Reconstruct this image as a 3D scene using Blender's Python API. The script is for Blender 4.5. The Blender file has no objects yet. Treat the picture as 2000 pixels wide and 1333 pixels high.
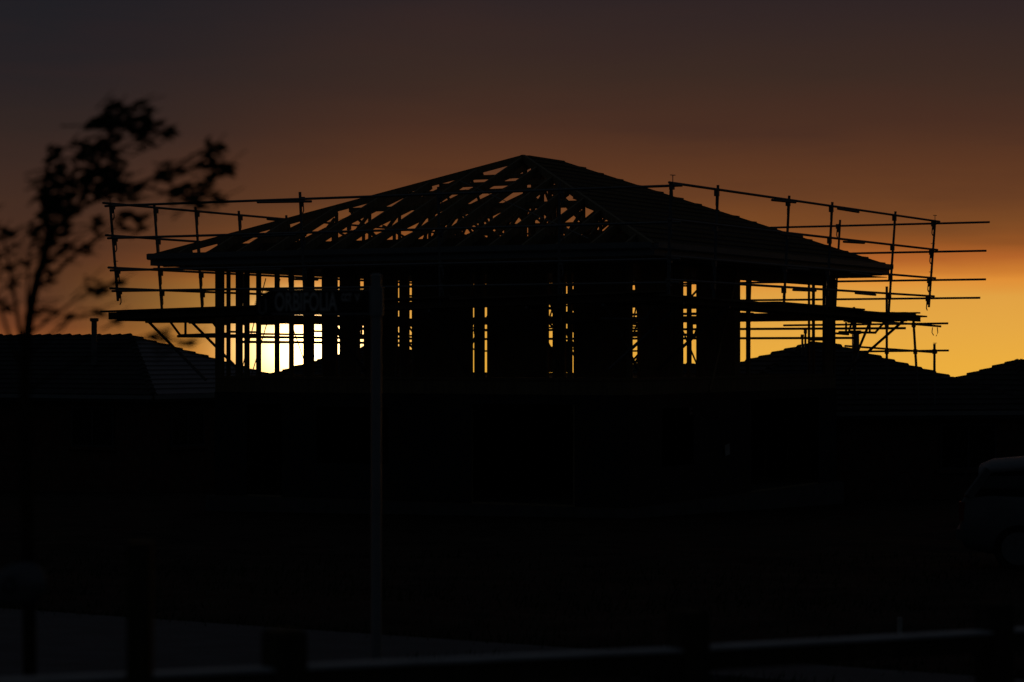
import bpy, bmesh, math, random
from mathutils import Vector, Matrix, noise

random.seed(7)
sc = bpy.context.scene
COL = sc.collection
R = math.radians

# ------------------------------------------------------------------ camera
F_PX, W_PX, HOR = 4761.0, 2000.0, 690.0
CAM_Z = 3.25
cam_d = bpy.data.cameras.new('camera')
cam_d.sensor_fit = 'HORIZONTAL'; cam_d.sensor_width = 36.0
cam_d.lens = 36.0 * F_PX / W_PX
cam_d.clip_start = 0.1; cam_d.clip_end = 5000
cam_d.dof.use_dof = True; cam_d.dof.focus_distance = 50.0; cam_d.dof.aperture_fstop = 2.8
cam = bpy.data.objects.new('camera', cam_d); COL.objects.link(cam)
cam.location = (0, 0, CAM_Z)
cam.rotation_euler = (R(90) + math.atan(23.5 / F_PX), 0, 0)
sc.camera = cam

# ------------------------------------------------------------------ sky (dusk gradient, all directions)
def lin(c):
    return tuple(((v/255)/12.92 if v/255 <= .04045 else ((v/255+.055)/1.055)**2.4) for v in c) + (1.0,)
world = bpy.data.worlds.new('World'); sc.world = world; world.use_nodes = True
nt = world.node_tree; N = nt.nodes; L = nt.links; N.clear()
def nd(t, **kw):
    n = N.new(t)
    for k, v in kw.items(): setattr(n, k, v)
    return n
def sock(n, i, v):
    if isinstance(v, (int, float, tuple)): n.inputs[i].default_value = v
    else: L.new(v, n.inputs[i])
def m(op, a, b=0.0, c=0.0, clamp=False):
    n = nd('ShaderNodeMath', operation=op, use_clamp=clamp)
    sock(n, 0, a); sock(n, 1, b); sock(n, 2, c)
    return n.outputs[0]
def rng(v, a, b, c=0.0, d=1.0, smooth=True):
    n = nd('ShaderNodeMapRange', interpolation_type='SMOOTHSTEP' if smooth else 'LINEAR')
    sock(n, 'Value', v)
    for k, x in (('From Min', a), ('From Max', b), ('To Min', c), ('To Max', d)): n.inputs[k].default_value = x
    return n.outputs['Result']
def mix(f, a, b):
    n = nd('ShaderNodeMix', data_type='RGBA')
    sock(n, 0, f); sock(n, 6, a); sock(n, 7, b)
    return n.outputs[2]
def ramp(v, stops):
    n = nd('ShaderNodeValToRGB'); L.new(v, n.inputs[0])
    cr = n.color_ramp
    while len(cr.elements) > 1: cr.elements.remove(cr.elements[-1])
    cr.elements[0].position = stops[0][0]; cr.elements[0].color = stops[0][1]
    for p, c in stops[1:]:
        e = cr.elements.new(p); e.color = c
    return n.outputs[0]
tc = nd('ShaderNodeTexCoord')
sep = nd('ShaderNodeSeparateXYZ'); L.new(tc.outputs['Generated'], sep.inputs[0])
az = m('MULTIPLY', m('ARCTAN2', sep.outputs[0], sep.outputs[1]), 57.2958)          # degrees, 0 = +Y
el = m('MULTIPLY', m('ARCSINE', sep.outputs[2]), 57.2958)
# soft cloud texture, stretched along the horizon
cx = nd('ShaderNodeCombineXYZ')
L.new(m('MULTIPLY', az, .16), cx.inputs[0]); L.new(m('MULTIPLY', el, 1.1), cx.inputs[1])
nz = nd('ShaderNodeTexNoise'); nz.inputs['Scale'].default_value = 1.0; nz.inputs['Detail'].default_value = 5
L.new(cx.outputs[0], nz.inputs['Vector'])
nzc = m('SUBTRACT', nz.outputs['Fac'], .5)
elw = m('ADD', el, m('MULTIPLY', nzc, m('MULTIPLY', rng(el, 0.3, 3.0), .75)))
P2D = 57.2958 / F_PX
E0, E1 = -2.0, 9.0
def st(lst):
    return [((y * P2D - E0) / (E1 - E0), lin(c)) for y, c in lst]
t = rng(elw, E0, E1, smooth=False)
left = ramp(t, st([(-120, (226, 152, 55)), (-60, (213, 135, 51)), (0, (160, 90, 40)), (50, (112, 62, 36)), (100, (88, 53, 35)),
                   (150, (80, 49, 32)), (200, (75, 47, 33)), (280, (67, 44, 33)), (350, (59, 41, 34)), (440, (48, 37, 34)),
                   (540, (38, 33, 35)), (690, (30, 30, 35))]))
right = ramp(t, st([(-120, (238, 179, 63)), (-20, (235, 173, 63)), (50, (229, 167, 67)), (110, (225, 161, 67)), (142, (224, 143, 55)),
                    (156, (206, 125, 48)), (182, (180, 100, 42)), (212, (147, 83, 36)), (250, (123, 73, 36)), (300, (104, 62, 35)),
                    (360, (92, 55, 34)), (440, (73, 46, 34)), (540, (59, 42, 35)), (690, (46, 36, 37))]))
fr = rng(az, -11.5, -0.5)
front = mix(fr, left, right)
# sun behind thin cloud near the horizon
SAZ, SEL = -4.72, 0.15
da = m('SUBTRACT', az, SAZ); de = m('SUBTRACT', el, SEL)
r2 = m('ADD', m('MULTIPLY', da, da), m('MULTIPLY', m('MULTIPLY', de, de), 2.3))
g1 = m('EXPONENT', m('MULTIPLY', r2, -0.74))
g2 = m('EXPONENT', m('MULTIPLY', m('SQRT', r2), -0.95))
def scale_col(f, c):
    n = nd('ShaderNodeMix', data_type='RGBA', blend_type='MULTIPLY'); n.inputs[0].default_value = 1
    cc = nd('ShaderNodeCombineXYZ')
    for i in range(3): L.new(f, cc.inputs[i])
    L.new(cc.outputs[0], n.inputs[6]); n.inputs[7].default_value = c
    return n.outputs[2]
def add_col(a, b):
    n = nd('ShaderNodeMix', data_type='RGBA', blend_type='ADD'); n.inputs[0].default_value = 1; n.clamp_result = False
    L.new(a, n.inputs[6]); L.new(b, n.inputs[7]); return n.outputs[2]
front = add_col(front, scale_col(g1, (6.6, 4.3, 1.8, 1)))
front = add_col(front, scale_col(g2, (0.40, 0.16, 0.015, 1)))
# slight unevenness of the cloud deck
front = mix(m('MULTIPLY', m('ABSOLUTE', nzc), rng(el, 1.0, 5.0, 0.0, .55)), front, lin((58, 36, 34)))
# the far side and the zenith: dull blue dusk
aa = m('ABSOLUTE', az)
dusk = (0.0046, 0.0058, 0.0074, 1)
sky = mix(rng(aa, 15, 52), front, dusk)
sky = mix(rng(el, -9, -3.5), dusk, sky)
sky = mix(rng(el, 7.5, 34), sky, (0.0072, 0.0090, 0.0116, 1))
bg = nd('ShaderNodeBackground'); L.new(sky, bg.inputs[0]); bg.inputs[1].default_value = 1.0
L.new(bg.outputs[0], nd('ShaderNodeOutputWorld').inputs[0])

# ------------------------------------------------------------------ sun (weak, on the horizon behind the house)
sun_d = bpy.data.lights.new('sun', 'SUN'); sun_d.energy = 0.10; sun_d.angle = R(0.5); sun_d.color = (1, .62, .28)
sun = bpy.data.objects.new('sun', sun_d); COL.objects.link(sun)
sv = Vector((math.sin(R(SAZ)) * math.cos(R(.5)), math.cos(R(SAZ)) * math.cos(R(.5)), math.sin(R(.5))))
sun.rotation_euler = sv.to_track_quat('Z', 'Y').to_euler()
sun.location = (-20, 60, 30)
vs = sc.view_settings
vs.view_transform = 'Standard'; vs.look = 'None'; vs.exposure = 0.0; vs.gamma = 1.0; vs.use_curve_mapping = False

# ------------------------------------------------------------------ materials
def mat(name, col, rough=.8, var=.35, scale=6.0, bump=.2, metal=0.0, spec=.3, stretch=(1, 1, 1), trans=0.0):
    mt = bpy.data.materials.new(name); mt.use_nodes = True
    t_ = mt.node_tree; b = t_.nodes['Principled BSDF']
    tcn = t_.nodes.new('ShaderNodeTexCoord'); mp = t_.nodes.new('ShaderNodeMapping'); mp.inputs['Scale'].default_value = stretch
    n1 = t_.nodes.new('ShaderNodeTexNoise'); n1.inputs['Scale'].default_value = scale; n1.inputs['Detail'].default_value = 6
    t_.links.new(tcn.outputs['Object'], mp.inputs[0]); t_.links.new(mp.outputs[0], n1.inputs['Vector'])
    cr = t_.nodes.new('ShaderNodeValToRGB'); t_.links.new(n1.outputs['Fac'], cr.inputs[0])
    cr.color_ramp.elements[0].position = .3; cr.color_ramp.elements[1].position = .72
    cr.color_ramp.elements[0].color = tuple(c * (1 - var) for c in col) + (1,)
    cr.color_ramp.elements[1].color = tuple(min(1, c * (1 + var)) for c in col) + (1,)
    t_.links.new(cr.outputs[0], b.inputs['Base Color'])
    b.inputs['Roughness'].default_value = rough; b.inputs['Metallic'].default_value = metal
    b.inputs['Specular IOR Level'].default_value = spec
    if bump:
        bp = t_.nodes.new('ShaderNodeBump'); bp.inputs['Strength'].default_value = bump; bp.inputs['Distance'].default_value = .02
        t_.links.new(n1.outputs['Fac'], bp.inputs['Height']); t_.links.new(bp.outputs[0], b.inputs['Normal'])
    if trans:
        b.inputs['Transmission Weight'].default_value = trans
    return mt
M_PINE = mat('pine_timber', (.34, .27, .17), .75, .25, 3, .1, stretch=(4, 4, .6))
M_PLY = mat('bracing_ply', (.24, .17, .10), .8, .25, 2.5, .1)
M_WRAP = mat('wall_wrap', (.05, .052, .055), .7, .15, 1.5, .1)
M_SARK = mat('roof_membrane', (.10, .075, .05), .75, .25, 1.2, .1)
M_STEEL = mat('galvanised_tube', (.30, .31, .32), .55, .2, 20, .05, metal=.7)
M_PLANK = mat('scaffold_plank', (.20, .15, .10), .85, .3, 4, .2)
M_FASCIA = mat('coated_steel_trim', (.32, .35, .36), .5, .06, 3, 0)
M_SLAB = mat('slab_concrete', (.16, .155, .145), .9, .2, 4, .3)
M_PATH = mat('path_concrete', (.19, .195, .205), .85, .14, 2.2, .15)
M_DIRT = mat('site_dirt', (.060, .045, .032), .95, .45, 1.4, .6, spec=.1)
M_BRICK = mat('house_brick', (.16, .10, .075), .9, .3, 5, .3, spec=.1)
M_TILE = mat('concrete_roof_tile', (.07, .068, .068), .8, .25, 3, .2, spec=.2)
M_TILE2 = mat('skylit_roof_tile', (.22, .225, .25), .5, .12, 3, .1, spec=.5)  # lighter copy of the roof tile, sky sheen put into the colour
M_GLASS = mat('dark_window_glass', (.02, .022, .025), .08, .1, 2, 0, spec=.6)
M_FRAME = mat('window_frame_paint', (.10, .10, .11), .5, .1, 3, 0)
M_BARK = mat('bark', (.06, .045, .03), .9, .3, 30, .4, spec=.1)
M_LEAF = mat('leaf', (.05, .07, .025), .7, .3, 12, .1, spec=.2)
M_POST = mat('treated_timber', (.10, .085, .055), .85, .35, 6, .3, spec=.1, stretch=(4, 4, .5))
M_RAIL = mat('rail_top_skylight', (.80, .82, .84), .85, .15, 6, .1, spec=.1)  # near white, skylight on the rail's top put into the colour
M_SIGN = mat('sign_blade_dark', (.025, .02, .018), .5, .1, 4, 0)
M_LETTER = mat('sign_letter_white', (.72, .72, .70), .5, .05, 8, 0)
M_POLE = mat('sign_pole_grey', (.42, .43, .44), .5, .1, 6, .03, metal=.2)
M_CAR = mat('skylit_white_car_paint', (.36, .37, .39), .5, .03, 2, 0, spec=.3)  # roof copy of the car paint, lightened for skylight from above
M_CARSIDE = mat('shaded_white_car_paint', (.17, .175, .185), .5, .15, 2, .05, spec=.3)  # same car paint darkened, shade on the upright sides put into the colour
M_RUBBER = mat('tyre_rubber', (.02, .02, .02), .85, .2, 9, .2)
M_LAMP = mat('red_lamp_lens', (.25, .02, .02), .4, .1, 4, 0, spec=.3)
M_BAG = mat('pale_plastic', (.22, .23, .25), .9, .08, 10, .5, spec=.1)
M_PEG = mat('white_peg_paint', (.62, .62, .60), .7, .15, 14, .1)
M_PAPER = mat('pale_sheet', (.6, .6, .58), .7, .1, 8, .1)
M_GRASS = mat('grass', (.045, .06, .022), .9, .4, 6, 0, spec=.1)

# ------------------------------------------------------------------ mesh helpers
class MB:
    def __init__(s): s.v = []; s.f = []
    def box(s, lo, hi):
        n = len(s.v)
        for z in (lo[2], hi[2]):
            s.v += [(lo[0], lo[1], z), (hi[0], lo[1], z), (hi[0], hi[1], z), (lo[0], hi[1], z)]
        s.f += [tuple(n+i for i in q) for q in ((3,2,1,0),(4,5,6,7),(0,1,5,4),(1,2,6,5),(2,3,7,6),(3,0,4,7))]
        return s
    def beam(s, p, q, w, h, up=(0, 0, 1)):
        p, q = Vector(p), Vector(q); d = (q - p).normalized(); u = Vector(up)
        if abs(d.dot(u)) > .98: u = Vector((1, 0, 0)) if abs(d.x) < .9 else Vector((0, 1, 0))
        sd = d.cross(u).normalized(); u = sd.cross(d).normalized()
        n = len(s.v)
        for e in (p, q):
            for a, b in ((-1,-1),(1,-1),(1,1),(-1,1)): s.v.append(tuple(e + sd*(a*w/2) + u*(b*h/2)))
        s.f += [tuple(n+i for i in q_) for q_ in ((3,2,1,0),(4,5,6,7),(0,1,5,4),(1,2,6,5),(2,3,7,6),(3,0,4,7))]
        return s
    def tube(s, pts, rads, k=8):
        pts = [Vector(p) for p in pts]
        if isinstance(rads, (int, float)): rads = [rads] * len(pts)
        n = len(s.v)
        for i, p in enumerate(pts):
            d = (pts[min(i+1, len(pts)-1)] - pts[max(i-1, 0)]).normalized()
            u = Vector((0, 0, 1)) if abs(d.z) < .9 else Vector((1, 0, 0))
            a = d.cross(u).normalized(); b = d.cross(a)
            for j in range(k):
                th = 2*math.pi*j/k
                s.v.append(tuple(p + (a*math.cos(th) + b*math.sin(th)) * rads[i]))
        for i in range(len(pts)-1):
            for j in range(k):
                s.f.append((n+i*k+j, n+i*k+(j+1) % k, n+(i+1)*k+(j+1) % k, n+(i+1)*k+j))
        s.f.append(tuple(n+j for j in reversed(range(k)))); s.f.append(tuple(n+(len(pts)-1)*k+j for j in range(k)))
        return s
    def poly(s, pts):
        n = len(s.v); s.v += [tuple(p) for p in pts]; s.f.append(tuple(range(n, n+len(pts)))); return s
    def prism(s, outline, z0, z1):
        """outline: list of (x, y), extruded in z; z0/z1 numbers or functions of (x, y)"""
        n = len(s.v); k = len(outline)
        f0 = z0 if callable(z0) else (lambda x, y: z0); f1 = z1 if callable(z1) else (lambda x, y: z1)
        s.v += [(x, y, f0(x, y)) for x, y in outline] + [(x, y, f1(x, y)) for x, y in outline]
        s.f.append(tuple(n+i for i in reversed(range(k)))); s.f.append(tuple(n+k+i for i in range(k)))
        for i in range(k): s.f.append((n+i, n+(i+1) % k, n+k+(i+1) % k, n+k+i))
        return s
    def build(s, name, material, parent=None, smooth=False):
        me = bpy.data.meshes.new(name); me.from_pydata(s.v, [], s.f); me.materials.append(material); me.update()
        bm = bmesh.new(); bm.from_mesh(me); bmesh.ops.recalc_face_normals(bm, faces=bm.faces); bm.to_mesh(me); bm.free()
        if smooth:
            for p in me.polygons: p.use_smooth = len(p.vertices) == 4
        o = bpy.data.objects.new(name, me); COL.objects.link(o)
        if parent: o.parent = parent
        return o
def thing(name, label, cat, loc=(0, 0, 0), rz=0, group=None):
    o = bpy.data.objects.new(name, None); COL.objects.link(o)
    o.location = loc; o.rotation_euler = (0, 0, rz); o.empty_display_size = .3
    o['label'] = label; o['category'] = cat
    if group: o['group'] = group
    return o
def tag(o, label, cat, group=None):
    o['label'] = label; o['category'] = cat
    if group: o['group'] = group
    return o
def struct(o): o['kind'] = 'structure'; return o

# ------------------------------------------------------------------ ground and path
def g(y): return 1.6 - .034 * y
def lsp(a, b, n): return [a + (b - a) * i / (n - 1) for i in range(n)]
xs = [-600, -300, -150, -70] + lsp(-40, 40, 161) + [70, 150, 300, 600]
ys = [-60, -30, -10] + lsp(0, 70, 176) + [90, 140, 300, 550, 900]
gm = MB()
PATH = [(-16, 32.2), (-9, 26.5), (-4, 22.4), (.55, 18.7), (3.14, 16.6), (6.2, 14.1), (10, 11.0),
        (10, 9.4), (6, 12.5), (1.95, 16.2), (1.33, 16.72), (.75, 17.1), (.4, 17.75), (-.2, 18.15), (-.75, 17.75),
        (-1.05, 17.2), (-1.6, 16.2), (-2.0, 14), (-2.1, 3), (-16, 3)]
def inside(x, y, P=PATH):
    c = False; j = len(P) - 1
    for i in range(len(P)):
        (xi, yi), (xj, yj) = P[i], P[j]
        if (yi > y) != (yj > y) and x < (xj - xi) * (y - yi) / (yj - yi) + xi: c = not c
        j = i
    return c
for y in ys:
    for x in xs:
        z = g(y)
        if 19 < y < 48 and abs(x) < 40:
            k = min(1, (y - 19) / 4) * min(1, (48 - y) / 3)
            z += k * (.10 * noise.noise((x * .35, y * .35, 0)) + .05 * noise.noise((x * 1.3, y * 1.3, 3)))
        if any(inside(x + dx, y + dy) for dx, dy in ((0, 0), (.6, 0), (-.6, 0), (0, .6), (0, -.6))): z = g(y) - .02
        gm.v.append((x, y, z))
nx = len(xs)
for j in range(len(ys) - 1):
    for i in range(nx - 1):
        gm.f.append((j*nx+i, j*nx+i+1, (j+1)*nx+i+1, (j+1)*nx+i))
struct(gm.build('ground', M_DIRT, smooth=True))
pm = MB().prism(PATH, lambda x, y: g(y) - .12, lambda x, y: g(y) + .02)
struct(pm.build('footpath', M_PATH))
# rough grass along the edges of the path and on the verge
gr = MB()
def blade(x, y, h):
    a = random.uniform(0, 6.28); w = random.uniform(.006, .012); lx, ly = random.gauss(0, .35) * h + .2*h, random.gauss(0, .35) * h
    z = g(y) - .03; cxx, cyy = math.cos(a) * w, math.sin(a) * w
    gr.poly([(x - cxx, y - cyy, z), (x + cxx, y + cyy, z), (x + lx, y + ly, z + h)])
for i in range(len(PATH) - 1):
    (x0, y0), (x1, y1) = PATH[i], PATH[i+1]
    n = int(math.hypot(x1-x0, y1-y0) * 260)
    for _ in range(n):
        s_ = random.random(); x = x0 + (x1-x0)*s_ + random.gauss(0, .13); y = y0 + (y1-y0)*s_ + random.gauss(0, .13)
        if inside(x, y) and random.random() < .8: continue
        blade(x, y, random.uniform(.03, .11))
for _ in range(15000):
    y = random.uniform(8, 34); x = random.uniform(-.26, .26) * y
    if inside(x, y): continue
    blade(x, y, random.uniform(.03, .13))
go = gr.build('grass', M_GRASS); go['kind'] = 'stuff'

# ------------------------------------------------------------------ the timber house frame
Cw = Vector((2.75, 47.61)); ER = Vector((.4699, .8827)); EL = Vector((-.8827, .4699))
RZ = math.atan2(ER.y, ER.x)
SR, SL = 13.81, 12.05
OV = 1.0
def bpar(px, a):     # b of the point on the plane a = const seen at photo column px
    t_ = (px - 1000) / F_PX
    return (t_*(Cw.y + a*ER.y) - Cw.x - a*ER.x) / (EL.x - t_*EL.y)
def apar(px, b):
    t_ = (px - 1000) / F_PX
    return (t_*(Cw.y + b*EL.y) - Cw.x - b*EL.x) / (ER.x - t_*ER.y)
H = thing('timber_house', 'two storey house under construction of bare timber with open hipped roof trusses', 'house', (Cw.x, Cw.y, 0), RZ)
def pt(name, mb, mt, parent=None): return mb.build(name, mt, parent or H)

TAN = .395
Z_FLOOR, Z_PLATE, Z_CEIL, Z_EAVE = 2.70, 5.13, 5.14, 5.38
def hgt(a, b): return Z_EAVE + TAN * min(a, b, SR - a, SL - b)
WA0, WA1, WB0, WB1 = OV, SR - OV, OV, SL - OV       # wall lines (outer faces)
# slab, ground floor
pt('floor_slab', MB().box((WA0-.15, WB0-.15, -1.2), (WA1+.15, WB1+.15, .12)), M_SLAB)
def wall_run(axis, fixed, lo, hi, studs, z0, z1, inward, tall=True, w=.045, dpt=.07):
    """studs: list of (start, end) along the wall"""
    def bx(p0, p1, za, zb, d0=0, d1=dpt):
        f0, f1 = sorted((fixed + inward*d0, fixed + inward*d1))
        return MB().box((p0, f0, za), (p1, f1, zb)) if axis == 'a' else MB().box((f0, p0, za), (f1, p1, zb))
    pt('bottom_plate', bx(lo, hi, z0, z0+.045), M_PINE)
    pt('top_plate', bx(lo, hi, z1-.07, z1), M_PINE)
    for s0, s1 in studs:
        pt('wall_stud', bx(s0, s1, z0+.046, z1-.071), M_PINE)
    return bx
# ground floor walls: studs at 600 with dark wrap fixed outside, leaving door and window openings
def lower(axis, fixed, lo, hi, inward, openings):
    studs = []; p = lo
    while p < hi - .05:
        if not any(o0 < p < o1 for o0, o1, _, _ in openings): studs.append((p, p + .045))
        p += .6
    studs.append((hi - .045, hi))
    bx = wall_run(axis, fixed, lo, hi, studs, .12, 2.42, inward)
    cuts = sorted({lo, hi} | {o[0] for o in openings} | {o[1] for o in openings})
    for c0, c1 in zip(cuts, cuts[1:]):
        op = [o for o in openings if o[0] <= c0 + 1e-6 and o[1] >= c1 - 1e-6]
        if op:
            _, _, za, zb = op[0]
            if za > .3: pt('wall_wrap', bx(c0, c1, .14, za, -.02, -.003), M_WRAP)
            pt('wall_wrap', bx(c0, c1, zb, 2.4, -.02, -.003), M_WRAP)
            pt('lintel', bx(c0, c1, zb, zb+.14, .012, .08), M_PINE)
        else:
            q = c0
            while q < c1 - .01:
                e = min(q + 1.35, c1); pt('wall_wrap', bx(q, e - .004, .14, 2.4, -.02, -.003), M_WRAP); q = e
lower('b', WA0, WB0, WB1, 1, [(2.2, 4.6, .12, 2.2), (6.6, 8.4, .9, 2.1), (9.3, 10.2, .12, 2.15)])
lower('a', WB0, WA0, WA1, 1, [(2.6, 4.2, .9, 2.1), (7.4, 11.6, .12, 2.2)])
lower('b', WA1, WB0, WB1, -1, [(4.0, 4.9, 1.7, 2.1)])
lower('a', WB1, WA0, WA1, -1, [(9.6, 10.8, 1.6, 2.1)])
# upper floor platform
for p in [WB0 + .02 + .45*i for i in range(23)]:
    pt('floor_joist', MB().box((WA0+.05, p, 2.42), (WA1-.05, p+.045, 2.66)), M_PINE)
for nm, lo, hi in (('rim_joist', (WA0, WB0, 2.421), (WA0+.045, WB1, 2.661)), ('rim_joist', (WA1-.045, WB0, 2.421), (WA1, WB1, 2.661)),
                   ('rim_joist', (WA0+.05, WB0, 2.421), (WA1-.05, WB0+.018, 2.661)), ('rim_joist', (WA0+.05, WB1-.018, 2.421), (WA1-.05, WB1, 2.661))):
    pt(nm, MB().box(lo, hi), M_PINE)
for i in range(6):
    b0 = WB0 + i*(WB1-WB0)/6
    pt('floor_sheet', MB().box((WA0, b0, 2.663), (WA1, b0 + (WB1-WB0)/6 - .004, Z_FLOOR)), M_PLY)

# near left wall (plane a = WA0): stud packs, sheeted bays and open bays as photographed
def packs(pxs, fixed, axis, l=0, r=0):
    # l, r: allowance for the side face of each stud, seen at an angle
    f = bpar if axis == 'b' else apar
    res = []
    for p0, p1 in pxs:
        q0, q1 = p0 + l, p1 - (r if p0 < 640 or r > 4 else r*.15)
        if q1 - q0 < 2.4: q1 = q0 + 2.4 if r else q1; q0 = q1 - 2.4
        res.append(tuple(sorted((f(q0, fixed), f(q1, fixed)))))
    return res
nl = packs([(420, 438), (442, 448), (460, 474), (477, 487.5), (500, 509), (536, 546), (564, 573), (592, 598), (606, 614),
            (628, 634), (651, 657), (663, 668), (693, 701), (710, 716), (768, 775), (779.5, 786), (792, 797.5), (804, 810), (838, 844), (880, 886),
            (915, 921.5), (926, 933), (938, 944.5), (951, 957), (1000, 1006), (1064, 1070), (1079, 1086), (1098, 1103.5), (1108, 1116), (1120, 1126),
            (1160, 1166), (1200, 1206), (1222, 1230)], WA0, 'b', 0, 3.2)
bxA = wall_run('b', WA0, WB0, WB1, nl, Z_FLOOR, Z_PLATE, 1)
sheets = packs([(598, 606), (634, 651), (668, 693), (716, 768), (786, 792), (810, 838), (844, 880), (886, 915), (933, 938), (957, 1000), (1006, 1064),
                (1086, 1098), (1126, 1160), (1166, 1200), (1206, 1220)], WA0, 'b')
for s0, s1 in sheets:
    pt('bracing_sheet', bxA(s0 - .03, s1 + .03, Z_FLOOR+.05, Z_PLATE-.06, -.012, -.002), M_PLY)
openb = packs([(438, 442), (448, 460), (474, 477), (487.5, 500), (509, 536), (546, 564), (573, 592), (614, 628), (701, 710), (797.5, 804), (944.5, 951), (1070, 1079)], WA0, 'b')
for i, (s0, s1) in enumerate(openb):
    z = 3.86 + (.05 if i % 2 else 0)
    pt('nogging', bxA(s0, s1, z, z + .045, 0, .069), M_PINE)
pt('head_beam', bxA(bpar(632, WA0), bpar(1227, WA0), Z_PLATE-.24, Z_PLATE-.072, .004, .066), M_PINE)

# near right wall (plane b = WB0)
nr = packs([(1228, 1236), (1245, 1253), (1281, 1289), (1308, 1316), (1326, 1335), (1341.5, 1351), (1360, 1369), (1394, 1402), (1430, 1446),
            (1457, 1466), (1606, 1627)], WB0, 'a', 5.5, 0)
bxD = wall_run('a', WB0, WA0 + .1, WA1, nr, Z_FLOOR, Z_PLATE, 1)
for s0, s1 in packs([(1251, 1283), (1289, 1310), (1316, 1329), (1366, 1396), (1402, 1432)], WB0, 'a'):
    pt('bracing_sheet', bxD(s0 - .03, s1 + .03, Z_FLOOR+.05, Z_PLATE-.06, -.012, -.002), M_PLY)
for s0, s1 in packs([(1236.5, 1245), (1335, 1342), (1350.5, 1360)], WB0, 'a'):
    for z in (3.62, 4.28): pt('nogging', bxD(s0, s1, z, z+.045, 0, .069), M_PINE)
pt('head_beam', bxD(apar(1446, WB0), apar(1608, WB0), Z_PLATE-.26, Z_PLATE-.072, .004, .066), M_PINE)
# leaning timber prop on the right wall
p0 = (apar(1431, WB0) , WB0 - .10, 5.02); p1 = (apar(1347, WB0), WB0 - .45, 2.45)
pt('diagonal_prop', MB().beam(p0, p1, .09, .045, up=(0, 1, 0)), M_PINE)

# back walls: open frames
bk = packs([(428, 434), (443, 447), (465, 470), (479, 483), (503, 507), (539, 543), (567, 570), (600, 606), (640, 645), (680, 686), (740, 746), (786, 791), (820, 826), (860, 866), (890, 896)], WB1, 'a', 0, 5)
bxB = wall_run('a', WB1, WA0 + .1, WA1, bk, Z_FLOOR, Z_PLATE, -1)
for s0, s1 in packs([(630, 652), (668, 698), (714, 770), (808, 860), (862, 870), (876, 892)], WB1, 'a'):
    pt('bracing_sheet', bxB(s0, s1, Z_FLOOR+.05, Z_PLATE-.06, -.012, -.002), M_PLY)
cuts = sorted(bk)
for (a0, a1), (b0, b1) in zip(cuts, cuts[1:]):
    if b0 - a1 > .06:
        z = random.choice((3.70, 3.74, 3.66)); pt('nogging', bxB(a1, b0, z, z+.045, 0, .066), M_PINE)
        if random.random() < .5:
            pt('nogging', bxB(a1, b0, 4.66, 4.705, 0, .066), M_PINE)
be = packs([(905, 911), (935, 940), (980, 986), (1030, 1036), (1088, 1094), (1140, 1146), (1180, 1186), (1225, 1231), (1270, 1276), (1300, 1306), (1344, 1348), (1390, 1396), (1436, 1443),
            (1577, 1582.5), (1585, 1592), (1612, 1632)], WA1, 'b', 2.7, 0)
bxE = wall_run('b', WA1, WB0 + .1, WB1 - .1, be, Z_FLOOR, Z_PLATE, -1)
cuts = sorted(be)
for (a0, a1), (b0, b1) in zip(cuts, cuts[1:]):
    if .06 < b0 - a1 < 1.6:
        for z in ((3.28, 3.84, 4.40) if random.random() < .6 else (3.55, 4.2)):
            zz = z + random.choice((0, .05)); pt('nogging', bxE(a1, b0, zz, zz+.045, 0, .066), M_PINE)
for p0, p1, za, zb in ((913, 957, 4.47, 5.05), (1062, 1085, 2.75, 3.42), (1097, 1112, 2.75, 3.56), (1112, 1125, 3.78, 4.30), (1112, 1125, 4.33, 4.90), (1096, 1112, 4.12, 4.32),
                       (1228, 1250, 4.45, 4.86), (1228, 1250, 3.66, 3.80), (1062, 1085, 4.62, 5.0), (925, 943, 3.75, 4.1)):
    s0, s1 = packs([(p0, p1)], WA1, 'b')[0]
    pt('bracing_sheet', bxE(s0, s1, za, zb, -.012, -.002), M_PLY)
for p0, p1, za, zb in ((768, 784, 2.75, 3.42), (792, 808, 2.75, 3.34), (768, 784, 3.94, 4.16), (792, 808, 3.98, 4.12)):
    s0, s1 = packs([(p0, p1)], WB1, 'a')[0]
    pt('bracing_sheet', bxB(s0, s1, za, zb, -.012, -.002), M_PLY)
# strap braces across the back wall
for (pa, za), (pb, zb) in (((492, 2.75), (548, 4.95)), ((604, 2.75), (540, 4.95)), ((470, 2.75), (520, 4.95))):
    pt('strap_brace', MB().beam((apar(pa, WB1), WB1 + .012, za), (apar(pb, WB1), WB1 + .012, zb), .004, .032, up=(0, 0, 1)), M_STEEL)
for (pa, za), (pb, zb) in (((1330, 3.9), (1368, 2.75)), ((1250, 4.9), (1222, 3.2)), ((1090, 4.9), (1060, 3.6))):
    pt('strap_brace', MB().beam((WA1 + .012, bpar(pa, WA1), za), (WA1 + .012, bpar(pb, WA1), zb), .004, .045), M_STEEL)
# temporary braces inside the upper floor
for (xa, ya, za), (xb, yb, zb) in (((6.4, 3.2, 2.72), (8.6, 4.4, 5.0)), ((8.2, 6.1, 2.72), (6.2, 7.4, 4.9)), ((4.1, 8.2, 2.72), (5.9, 7.2, 4.8)), ((9.6, 3.0, 5.0), (8.1, 4.6, 2.72)),
                                   ((5.0, 5.2, 5.0), (6.6, 4.6, 2.72)), ((7.3, 8.6, 2.72), (8.9, 8.0, 4.9)), ((10.6, 6.6, 2.72), (9.0, 7.6, 4.8))):
    pt('temporary_brace', MB().beam((xa, ya, za), (xb, yb, zb), .07, .035), M_PINE)
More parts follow.
